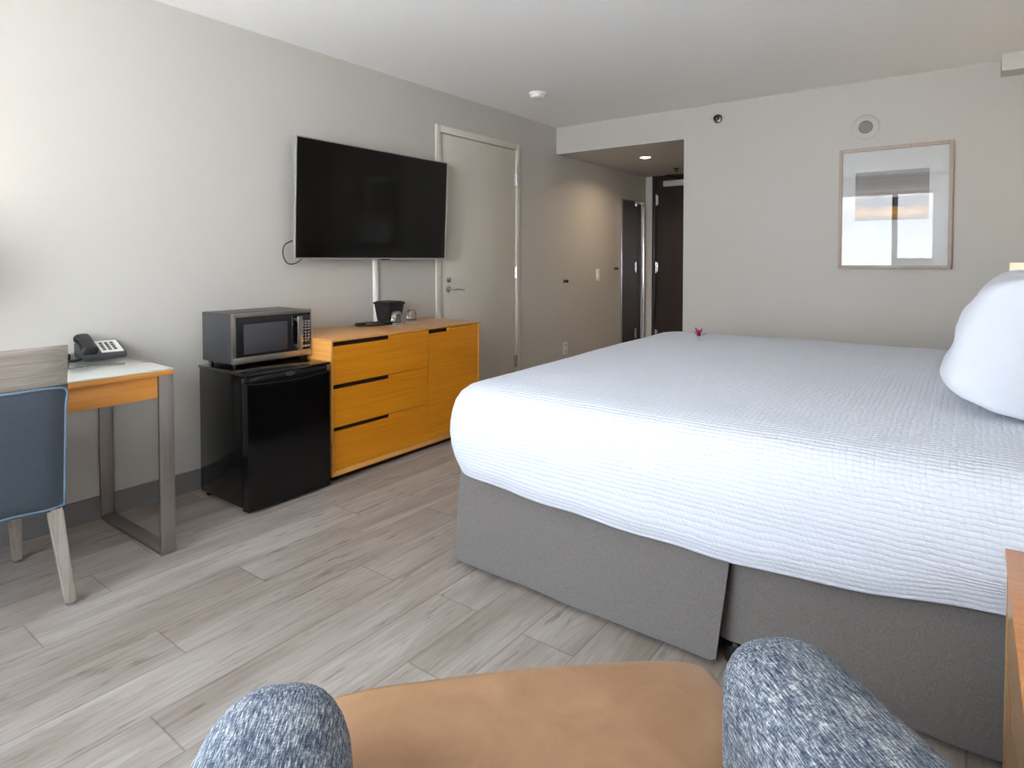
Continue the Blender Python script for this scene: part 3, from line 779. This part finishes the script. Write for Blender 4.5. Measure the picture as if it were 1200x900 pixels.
# piping around the rear face of the upholstery
def px(w, z, extra=.024): return .735+.004+(z-.40)*.10-.010*(2*w-1)**2+extra
loop = []
zl, zh, c = .363, .766, .02
for k in range(9): loop.append((1-.012, zl+.02+(zh-zl-.03)*k/8))
for k in range(1, 9): loop.append((1-.012-(.976)*k/8, zh))
for k in range(1, 9): loop.append((.012, zh-(zh-zl-.03)*k/8))
for k in range(1, 8): loop.append((.012+.976*k/8, zl))
pp = [Vector((px(w, z, .016), CY0+(CY1-CY0)*w, z-.028*(2*w-1)**4*max(0, 1-(z-.356)/.4))) for w, z in loop]; pp.append(pp[0])
obj('piping', tube(bmesh.new(), smooth_path(pp, 3), .0042, 8, cap=False), 'piping', t)
sb = B(.215, .735, CY0+.01, CY1-.008, .395, .475, bev=.022, seg=4)
obj('seat', sb, 'blue_fabric', t)
obj('seat_rail', boxes([(.235, .735, CY0+.022, CY1-.022, .37, .398)], .003), 'grey_wood', t)
def legm(top, bot, w0, w1):
    bm = bmesh.new(); r = []
    for p, w in ((top, w0), (bot, w1)):
        r.append([bm.verts.new((p[0]+sx*w/2, p[1]+sy*w/2, p[2])) for sx, sy in ((-1,-1),(1,-1),(1,1),(-1,1))])
    bm.faces.new(r[0]); bm.faces.new(r[1][::-1])
    for i in range(4): bm.faces.new((r[0][i], r[0][(i+1) % 4], r[1][(i+1) % 4], r[1][i]))
    bmesh.ops.bevel(bm, geom=bm.edges[:], offset=.004, segments=2, affect='EDGES'); return bm
for (tx, ty, bx_, by_, w0) in ((.722, .722, .722, .766, .042), (.722, .318, .722, .274, .042), (.25, .73, .205, .752, .044), (.25, .33, .205, .308, .044)):
    l = obj('leg', legm((tx, ty, .375), (bx_, by_, .010), w0, .030), 'grey_wood_z', t)
    obj('glide', lathe(bmesh.new(), [(.013, 0), (.014, .008), (.010, .012)], (bx_, by_, 0), 'z', 16), 'chrome', l)

# ------------------------------------------------------------------ bed
BX0, BX1, BY0, BY1 = 1.548, 3.60, 1.715, 3.86
t = thing('bed', 'king bed with taupe bed skirt and mattress under a white bedspread', 'bed', (2.6, 2.8, 0))
obj('mattress', B(1.60, 3.62, 1.82, 3.76, .40, .69, bev=.05, seg=4), 'mattress', t)
obj('box_base', boxes([(1.64, 3.62, 1.865, 3.715, .10, .40)], .01), 'base_fabric', t)
obj('headboard', boxes([(3.63, 3.70, 1.70, 3.88, .12, 1.12)], .012), 'dark_wood', t)
for x, y in ((1.80, 1.93), (2.645, 1.838), (3.5, 1.93), (1.80, 3.65), (2.675, 3.65), (3.5, 3.65)):
    l = obj('leg', lathe(bmesh.new(), [(.030, .0), (.034, .012), (.034, .055), (.022, .065), (.022, .105)], (x, y, 0), 'z', 24), 'black_gloss', t)
def panel(p0, p1, zt, zb0, zb1, out_top, out_bot, nrm, n=48, m=14, th=.003, wob=.004, seed=0, round_end=0., bulge=0.):
    """hanging cloth between p0 and p1, pushed along nrm more at the bottom"""
    bm = bmesh.new(); g = []
    nv = Vector(nrm)
    for i in range(n+1):
        u = i/n; col = []
        for j in range(m+1):
            h = j/m
            zb = zb0+(zb1-zb0)*u
            z = zt+(zb-zt)*h
            if round_end: z += round_end*h*max(0, (u-.97)/.03)**2
            p = Vector(p0).lerp(Vector(p1), u)
            w = noise.noise(Vector((u*5+seed, h*.8, seed)))*wob*(.3+h)
            q = Vector((p.x, p.y, z))+nv*(out_top+(out_bot-out_top)*h+w+bulge*math.sin(PI*h))
            col.append(bm.verts.new(q))
        g.append(col)
    for i in range(n):
        for j in range(m): bm.faces.new((g[i][j], g[i+1][j], g[i+1][j+1], g[i][j+1]))
    bmesh.ops.recalc_face_normals(bm, faces=bm.faces)
    r = bmesh.ops.solidify(bm, geom=bm.faces[:], thickness=th)
    return bm
ny = (0, -1, 0)
# side panels (near side): the left one swings out, the right one sits behind the pleat
def skirt_side():
    bm = panel((1.606, 1.802, 0), (2.655, 1.802, 0), .45, .028, .022, 0, .045, ny, seed=1, round_end=.010, wob=.008)
    # the lower right corner hangs a little inward
    for v in bm.verts:
        h = (.45-v.co.z)/.43
        if v.co.x > 2.3: v.co.x -= .035*h*((v.co.x-2.3)/.33)**2*1.0
        if v.co.x < 1.9: v.co.x -= .012*h*((1.9-v.co.x)/.32)
    return bm
obj('bed_skirt_panel', skirt_side(), 'skirt', t)
obj('bed_skirt_pleat', panel((2.56, 1.822, 0), (2.72, 1.818, 0), .45, .066, .066, 0, .004, ny, seed=2, n=16), 'skirt', t)
obj('bed_skirt_panel', panel((2.695, 1.806, 0), (3.61, 1.806, 0), .45, .024, .024, 0, .010, ny, seed=3, wob=.014), 'skirt', t)
obj('bed_skirt_panel', panel((1.606, 1.812, 0), (1.606, 3.79, 0), .45, .03, .03, 0, .016, (-1, 0, 0), seed=4), 'skirt', t)
obj('bed_skirt_panel', panel((1.606, 3.785, 0), (3.61, 3.785, 0), .45, .03, .03, 0, .02, (0, 1, 0), seed=5), 'skirt', t)

def bedspread():
    """rings of a rounded rectangle from the hem up over the shoulder to the ridge of the crown"""
    bm = bmesh.new(); uvl = bm.loops.layers.uv.new('UVMap')
    # profile: (inset, height above hem fraction or absolute z, arc coordinate)
    prof = [(.030, 0.0, 'h'), (.026, .012, 'h'), (.012, .05, 'h'), (.004, .47, 'z'), (.0, .52, 'z'), (.002, .56, 'z'), (.009, .605, 'z'), (.018, .642, 'z'), (.033, .670, 'z'), (.056, .690, 'z'), (.092, .704, 'z'), (.14, .713, 'z'), (.22, .720, 'z'),
            (.32, .727, 'z'), (.45, .733, 'z'), (.6, .738, 'z'), (.8, .742, 'z'), (1.0, .744, 'z'), (1.0725, .7445, 'z')]
    # densify
    dense = []
    for a, b in zip(prof[:-1], prof[1:]):
        k = 4 if a[0] > .04 else 3
        for i in range(k): dense.append((a, b, i/k))
    dense.append((prof[-2], prof[-1], 1.0))
    def outline(ins, arc):
        x0, x1, y0, y1 = BX0+ins, BX1, BY0+ins, BY1-ins
        r = max(.001, min(.13-ins*.3, .13))
        pts = []
        def seg(a, b, n):
            for k in range(n): pts.append((a[0]+(b[0]-a[0])*k/n, a[1]+(b[1]-a[1])*k/n))
        def cor(cx, cy, a0, a1, n):
            for k in range(n):
                a = a0+(a1-a0)*k/n; pts.append((cx+r*math.cos(a), cy+r*math.sin(a)))
        r = min(r, max(.0005, (y1-y0)/2))
        seg((x1, y0), (x0+r, y0), 150)
        cor(x0+r, y0+r, -PI/2, -PI, 26)
        seg((x0, y0+r), (x0, y1-r), 120)
        cor(x0+r, y1-r, -PI, -PI*1.5, 26)
        seg((x0+r, y1), (x1, y1), 150); pts.append((x1, y1))
        return pts
    def hem(x, y):
        # hem height: lower in the middle of the near side
        u = (x-BX0)/(3.30-BX0)
        z = .392-.062*math.sin(PI*min(1, max(0, u)))**.9+.004*math.sin(x*6+y*4)+.0025*math.sin(x*19+y*17)
        if x < BX0+.25: z = min(z, .40)
        return z
    rings = []; prev = None; arc = 0
    rows = []
    for a, b, f in dense:
        ins = a[0]+(b[0]-a[0])*f
        rows.append((ins, a, b, f))
    # arc coordinate measured from the shoulder (inset .2): inside it equals the inset
    zs = []
    for ins, a, b, f in rows:
        def zval(pz, hz): return hz+pz[1] if pz[2] == 'h' else pz[1]
        zs.append((zval(a, .36), zval(b, .36)))
    arcs = [0]*len(rows)
    for i in range(len(rows)-2, -1, -1): pass
    zr = [z0+(z1-z0)*rows[i][3] for i, (z0, z1) in enumerate(zs)]
    start = max(i for i, r in enumerate(rows) if r[0] <= .2)
    arcs = [r[0] for r in rows]
    for i in range(start-1, -1, -1):
        arcs[i] = arcs[i+1]-math.hypot(rows[i+1][0]-rows[i][0], zr[i+1]-zr[i])
    npts = None; grid = []
    for i, (ins, a, b, f) in enumerate(rows):
        o = outline(ins, 0); row = []
        fl = outline_uv = outline(max(arcs[i], -9), 0)
        for k, (x, y) in enumerate(o):
            hz = hem(x, y)
            za = hz+a[1] if a[2] == 'h' else a[1]; zb = hz+b[1] if b[2] == 'h' else b[1]
            z = za+(zb-za)*f
            p = Vector((x, y, z))
            top = min(1, max(0, (z-.60)/.1)); side = 1-top
            nz = noise.noise(Vector((x*2.3, y*2.3, z*2.0)))*.006+noise.noise(Vector((x*6, y*6, z*4+3)))*.002
            if ins < .3:
                cxn = Vector((0, 0, 0))
                if y < BY0+.3: cxn.y -= 1
                if y > BY1-.3: cxn.y += 1
                if x < BX0+.3: cxn.x -= 1
                if cxn.length: p += cxn.normalized()*nz*side*1.2
            p.z += nz*top*.9 + .026*top*min(1, max(0, (y-BY0)/2.0))
            row.append((bm.verts.new(p), fl[k]))
        grid.append(row)
    for i in range(len(grid)-1):
        for k in range(len(grid[0])-1):
            q = (grid[i][k], grid[i][k+1], grid[i+1][k+1], grid[i+1][k])
            try: f = bm.faces.new([v[0] for v in q])
            except ValueError: continue
            for l, v in zip(f.loops, q): l[uvl].uv = v[1]
    # turned-under hem
    bmesh.ops.remove_doubles(bm, verts=bm.verts, dist=.0004)
    return bm
bs = obj('bedspread', bedspread(), 'bedspread', angle=180)
sm = bs.modifiers.new('thick', 'SOLIDIFY'); sm.thickness = .006; sm.offset = -1
tag(bs, 'white textured bedspread draped over the bed and hanging over its sides', 'bedspread')

# pillows
def pillow(name, w, h, th, loc, lean, yaw, label, m='pillow', seed=0, roll=0, pu_=2.6, pv_=2.6, pb_=2.6):
    bm = bmesh.new(); N = 48; g = {}
    for side in (1, -1):
        for i in range(N+1):
            for j in range(N+1):
                u, v = 2*i/N-1, 2*j/N-1
                edge = i in (0, N) or j in (0, N)
                if edge and side == -1: g[(side, i, j)] = g[(1, i, j)]; continue
                f = max(0, 1-abs(u)**pu_)**(.42 if pu_ < 5 else .30)*max(0, 1-abs(v)**(pv_ if v > 0 else pb_))**(.45 if v > 0 else .32)
                # sides pull in between the corners
                pu = u*(1-.03*(1-v*v)); pv = v*(1-.03*(1-u*u))
                wr = noise.noise(Vector((u*2.1+seed, v*2.1, side*3)))*.018*f + noise.noise(Vector((u*1.6+seed, v*4+u*2, side*5)))*.0045*f
                wr += noise.noise(Vector(((u+v)*3+seed, (u-v)*1.2, side)))*.010*(1-f)*(1 if not edge else .3)
                wr += .006*math.sin(9*math.atan2(v, u)+seed)*min(1, (u*u+v*v))*f*(1-f)*3
                d = side*(th/2*f)+wr
                g[(side, i, j)] = bm.verts.new((d, pu*w/2, pv*h/2))
        for i in range(N):
            for j in range(N):
                q = (g[(side, i, j)], g[(side, i+1, j)], g[(side, i+1, j+1)], g[(side, i, j+1)])
                bm.faces.new(q if side == 1 else q[::-1])
    mt = Matrix.Translation(loc) @ Matrix.Rotation(yaw, 4, 'Z') @ Matrix.Rotation(lean, 4, 'Y') @ Matrix.Rotation(roll, 4, 'X')
    bmesh.ops.transform(bm, matrix=mt, verts=bm.verts)
    o = obj(name, bm, m, angle=180)
    tag(o, label, 'pillow', 'pillows at the head of the bed')
    return o
pillow('pillow', .70, .380, .31, (3.318, 2.470, .948), R(17), R(-3), 'plump white pillow standing nearest the camera at the head of the bed', seed=1, pu_=9, pv_=2.1, pb_=7)
pillow('pillow', .68, .400, .27, (3.325, 3.22, .952), R(22), R(0), 'shinier white pillow behind the nearest pillow, towards the far wall', 'pillow_sheen', seed=5)

# paper flower on the bedspread
t = thing('paper_flower', 'small pink folded paper flower on the far side of the bed', 'flower', (1.965, 3.40, .757), local=True)
for k in range(8):
    a = 2*PI*k/8+.3; ca, sa = math.cos(a), math.sin(a); bm = bmesh.new()
    ln, up = (.038, .034) if k % 2 == 0 else (.028, .048)
    if k == 0: ln, up = .055, .022
    p = [Vector((0, 0, .004)), Vector((ca*ln*.5-sa*.010, sa*ln*.5+ca*.010, up*.5)), Vector((ca*ln, sa*ln, up)), Vector((ca*ln*.5+sa*.010, sa*ln*.5-ca*.010, up*.5)), Vector((ca*ln*.55, sa*ln*.55, up*.38))]
    v = [bm.verts.new(q) for q in p]
    bm.faces.new((v[0], v[1], v[4])); bm.faces.new((v[1], v[2], v[4])); bm.faces.new((v[2], v[3], v[4])); bm.faces.new((v[3], v[0], v[4]))
    bmesh.ops.solidify(bm, geom=bm.faces[:], thickness=.0012)
    obj('petal', bm, 'pink' if k % 3 else 'pink_dark', t, smooth=False)
obj('centre', lathe(bmesh.new(), [(.009, 0), (.013, .006), (.010, .014), (0, .018)], (0, 0, 0), 'z', 12), 'pink_dark', t)

# ------------------------------------------------------------------ nightstands
def nightstand(y0, y1, label):
    t = thing('nightstand', label, 'nightstand', (3.45, (y0+y1)/2, 0))
    X, zt = 3.260, .575
    obj('top', B(X-.004, 3.70, y0, y1, zt-.016, zt, bev=.0015), 'nightstand_top', t)
    obj('carcass', boxes([(X, 3.70, y0+.001, y0+.016, .03, zt-.016), (X, 3.70, y1-.016, y1-.001, .03, zt-.016), (X, 3.70, y0+.016, y1-.016, .03, .06)], .001), 'nightstand_front', t)
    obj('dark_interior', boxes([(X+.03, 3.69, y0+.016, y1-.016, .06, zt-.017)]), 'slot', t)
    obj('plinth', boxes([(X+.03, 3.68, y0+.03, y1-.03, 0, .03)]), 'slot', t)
    for za, zb in ((.062, .36), (.36, zt-.018)):
        bm = bmesh.new(); g = .0015; ya, yb = y0+.017, y1-.017; sl = .24; sh = .024
        pts = [(ya+g, za+g), (yb-g, za+g), (yb-g, zb-sh), (yb-sl, zb-sh), (yb-sl, zb-g), (ya+g, zb-g)]
        f = [bm.verts.new((X+.002, y, z)) for y, z in pts]; b = [bm.verts.new((X+.020, y, z)) for y, z in pts]
        bm.faces.new(f); bm.faces.new(b[::-1])
        for i in range(6): j = (i+1) % 6; bm.faces.new((f[i], f[j], b[j], b[i]))
        obj('drawer', bm, 'nightstand_front', t, angle=25)
nightstand(1.08, 1.660, 'light wood nightstand at the near side of the bed, in the right foreground')
nightstand(3.95, 4.40, 'light wood nightstand at the far side of the bed, hidden behind the pillows')
t = thing('bedside_lamp', 'lit cream drum-shade lamp behind the pillows, at the far side of the bed', 'table lamp', (3.50, 4.17, .575))
obj('base', lathe(bmesh.new(), [(.07, 0), (.07, .012), (.015, .02), (.012, .03), (.012, .40)], (3.50, 4.17, .575), 'z', 32), 'steel', t)
obj('lamp_shade', lathe(bmesh.new(), [(.155, .36), (.150, .595), (.148, .595), (.153, .36), (.155, .36)], (3.50, 4.17, .575), 'z', 48), 'shade', t)

# ------------------------------------------------------------------ framed picture
t = thing('framed_picture', 'framed landscape print with white mat under glass on the far wall', 'picture', (2.75, YF, 1.123))
a, b_, c, d = 2.416, 3.085, 1.124, 1.9685
fw = .023
obj('frame', boxes([(a, a+fw, YF-.032, YF-.002, c, d), (b_-fw, b_, YF-.032, YF-.002, c, d), (a+fw, b_-fw, YF-.032, YF-.002, c, c+fw), (a+fw, b_-fw, YF-.032, YF-.002, d-fw, d)], .001), 'frame_wood', t)
obj('mat_board', boxes([(a+fw, b_-fw, YF-.012, YF-.006, c+fw, d-fw)]), 'mat_board', t)
bm = B(2.52, 2.955, YF-.0135, YF-.012, 1.46, 1.80); uvl = bm.loops.layers.uv.new('UVMap')
for f in bm.faces:
    for l in f.loops: l[uvl].uv = ((l.vert.co.x-2.52)/.435, (l.vert.co.z-1.46)/.34)
obj('print', bm, 'art', t)
obj('glass', boxes([(a+fw, b_-fw, YF-.024, YF-.022, c+fw, d-fw)]), 'picture_glass', t)

# ------------------------------------------------------------------ armchair in the foreground (local y forward, x right)
t = thing('armchair', 'lounge chair with tan leather seat and blue-grey tweed arms, in the foreground', 'armchair', (2.712, .711, 0), R(45), local=True)
def superbox(x0, x1, y0, y1, z0, z1, rx, n=4, cuts=14, power=4.0):
    """soft rounded block: edges rounded with radius rx"""
    return B(x0, x1, y0, y1, z0, z1, bev=rx, seg=n)
def arm(sx):
    bm = bmesh.new()
    # cross-section in x-z: rounded top and slightly flared, swept along y with a rounded front end
    w, top, bot = .090, .630, .16
    ys = []
    for k in range(13):
        a = PI/2*k/12; ys.append((.030-.075*(1-math.sin(a)), math.cos(a)))   # front end cap; second value 1 at tip
    ys = [(.036-.085*(1-math.cos(PI/2*k/14)), 1-math.sin(PI/2*k/14)) for k in range(15)]
    rows = []
    spine = [(y, 1-sh) for y, sh in ys] + [(-.12-.05*k, 1.0) for k in range(1, 12)]
    # scale goes from 0 at the tip to 1
    for y, s in spine:
        s = max(s, .02)
        ww = w*(.35+.65*s)+.060*min(1, max(0, -y/.5)); tt = top-(1-s)*.05-.010*max(0, -y)
        ring = []
        for k in range(28):
            a = 2*PI*k/28
            c, s_ = math.cos(a), math.sin(a)
            if s_ >= 0: x = ww*math.copysign(abs(c)**.75, c); z = tt-ww*.95+ww*.95*abs(s_)**.9
            else: x = ww*math.copysign(min(1, abs(c)**.3), c); z = bot+(tt-ww*.95-bot)*(1-abs(s_)**.35)
            ring.append(bm.verts.new((sx*.3515+x, y, z)))
        rows.append(ring)
    for i in range(len(rows)-1):
        for k in range(28): bm.faces.new((rows[i][k], rows[i][(k+1) % 28], rows[i+1][(k+1) % 28], rows[i+1][k]))
    bm.faces.new(rows[0]); bm.faces.new(rows[-1][::-1])
    return bm
for sx in (-1, 1): obj('arm', arm(sx), 'tweed', t, angle=60)
def cushion():
    bm = bmesh.new(); N = 40; top = {}
    # T shape: wide in front of the arms, narrower between them
    def half(y):
        wide, narrow = .362, .300
        s = 1/(1+math.exp(-(y-.0)/.010)); wd = narrow+(wide-narrow)*s
        r = .06
        if y > .245-r: wd -= r-math.sqrt(max(0, r*r-(y-(.245-r))**2))
        return max(wd, .01)
    ys = [-.52+(.245+.52)*(1-(1-k/70)**1.8) for k in range(71)]
    ring_rows = []
    for y in ys:
        h = half(y); ring = []
        fr = max(0, 1-(.245-y)/.05)
        drop = .045*fr**2
        bow = .012*(1-(2*(y+.14)/.76)**2)
        zt, zb = .452-drop+bow*.5, .335+drop*.5
        for k in range(44):
            a = 2*PI*k/44; c, s = math.cos(a), math.sin(a)
            x = h*math.copysign(abs(c)**.22, c); z = (zt+zb)/2+(zt-zb)/2*math.copysign(abs(s)**.5, s)+(.008*(1-(x/.36)**2) if s > 0 else 0)
            ring.append(bm.verts.new((x, y+.018*(1-(x/.36)**2)*max(0, (y+.1)/.35)-.0, z)))
        ring_rows.append(ring)
    for i in range(len(ring_rows)-1):
        for k in range(44): bm.faces.new((ring_rows[i][k], ring_rows[i][(k+1) % 44], ring_rows[i+1][(k+1) % 44], ring_rows[i+1][k]))
    bm.faces.new(ring_rows[0]); bm.faces.new(ring_rows[-1][::-1])
    return bm
obj('seat_cushion', cushion(), 'leather', t, angle=60)
obj('seat_base', B(-.28, .28, -.60, .16, .20, .338, bev=.02, seg=3), 'tweed', t)
bb = B(-.30, .30, -.72, -.54, .22, .74, bev=.05, seg=5)
for v in bb.verts: v.co.y -= (v.co.z-.22)*.16
obj('back_rest', bb, 'tweed', t)
for x, y in ((-.33, -.10), (.33, -.10), (-.30, -.66), (.30, -.66)):
    obj('leg', tube(bmesh.new(), [(x, y, .225), (x*1.06, y*1.04, 0)], [.022, .013], 16), 'grey_wood_z', t)

# ------------------------------------------------------------------ lights
def area(name, loc, size, energy, color, rot=(0, 0, 0), portal=False, shape='DISK', size_y=None, spread=None):
    l = bpy.data.lights.new(name, 'AREA'); l.shape = shape; l.size = size
    if size_y: l.size_y = size_y
    l.energy = energy; l.color = color
    if portal: l.cycles.is_portal = True
    if spread: l.spread = spread
    o = bpy.data.objects.new(name, l); C.objects.link(o); o.location = loc; o.rotation_euler = rot
    return o
area('window_portal', ((wx0+wx1)/2, YW-.14, (wz0+wz1)/2), wx1-wx0, 1, (1, 1, 1), (R(90), 0, R(0)), True, 'RECTANGLE', wz1-wz0)
bpy.data.objects['window_portal'].rotation_euler = (R(-90), 0, 0) if False else (R(90), 0, R(180)) if False else (R(-90), 0, 0)
area('recessed_bulb', (SX, SY, ZH-.012), .07, 3.2, (1, .74, .50), (0, 0, 0), spread=R(150))
def point(name, loc, energy, color, r=.04):
    l = bpy.data.lights.new(name, 'POINT'); l.energy = energy; l.color = color; l.shadow_soft_size = r
    o = bpy.data.objects.new(name, l); C.objects.link(o); o.location = loc
point('desk_lamp_bulb', (.25, .40, .7505+.42), .8, (1, .76, .52))
point('bedside_lamp_bulb', (3.50, 4.17, .575+.48), .7, (1, .86, .66))

# world: bright overcast sky, far ridge, pale ground
w = bpy.data.worlds.new('sky'); bpy.context.scene.world = w; w.use_nodes = True
nt = w.node_tree; bg = nt.nodes['Background']
tc = nt.nodes.new('ShaderNodeTexCoord'); s = nt.nodes.new('ShaderNodeSeparateXYZ'); nt.links.new(tc.outputs['Generated'], s.inputs[0])
n = node(nt, 'ShaderNodeTexNoise', Scale=5.0, Detail=5.0); nt.links.new(tc.outputs['Generated'], n.inputs['Vector'])
f = math_(nt, 'ADD', s.outputs[2], math_(nt, 'MULTIPLY', math_(nt, 'SUBTRACT', n.outputs['Fac'], .5), .10))
col = ramp(nt, math_(nt, 'MULTIPLY_ADD', f, .5, .5), [(0, (.98, 1.03, 1.08, 1)), (1, (.55, .68, .88, 1)), (.48, (.92, .97, 1.03, 1)), (.522, (.86, .92, 1.0, 1)), (.526, (.70, .79, .91, 1)), (.536, (.94, .97, 1.0, 1)), (.7, (.72, .81, .93, 1))])
nt.links.new(col, bg.inputs['Color']); bg.inputs['Strength'].default_value = 9

# ------------------------------------------------------------------ camera
cam = bpy.data.cameras.new('camera'); co = bpy.data.objects.new('camera', cam); C.objects.link(co)
cam.sensor_fit = 'HORIZONTAL'; cam.sensor_width = 36; cam.lens = 36*721.9/1200
cam.shift_x = 0; cam.shift_y = -(450-324.08)/1200
cam.clip_start = .02
co.location = (3.1893, 0, 1.1861); co.rotation_euler = (R(90-1.571), 0, R(36.720))
sc = bpy.context.scene; sc.camera = co
sc.view_settings.view_transform = 'Standard'; sc.view_settings.look = 'None'
sc.view_settings.gamma = 1; sc.view_settings.use_curve_mapping = False
sc.view_settings.exposure = 1.06
sc.cycles.max_bounces = 14; sc.cycles.diffuse_bounces = 8; sc.cycles.glossy_bounces = 6; sc.cycles.transmission_bounces = 10; sc.cycles.transparent_max_bounces = 12
sc.cycles.sample_clamp_indirect = 8
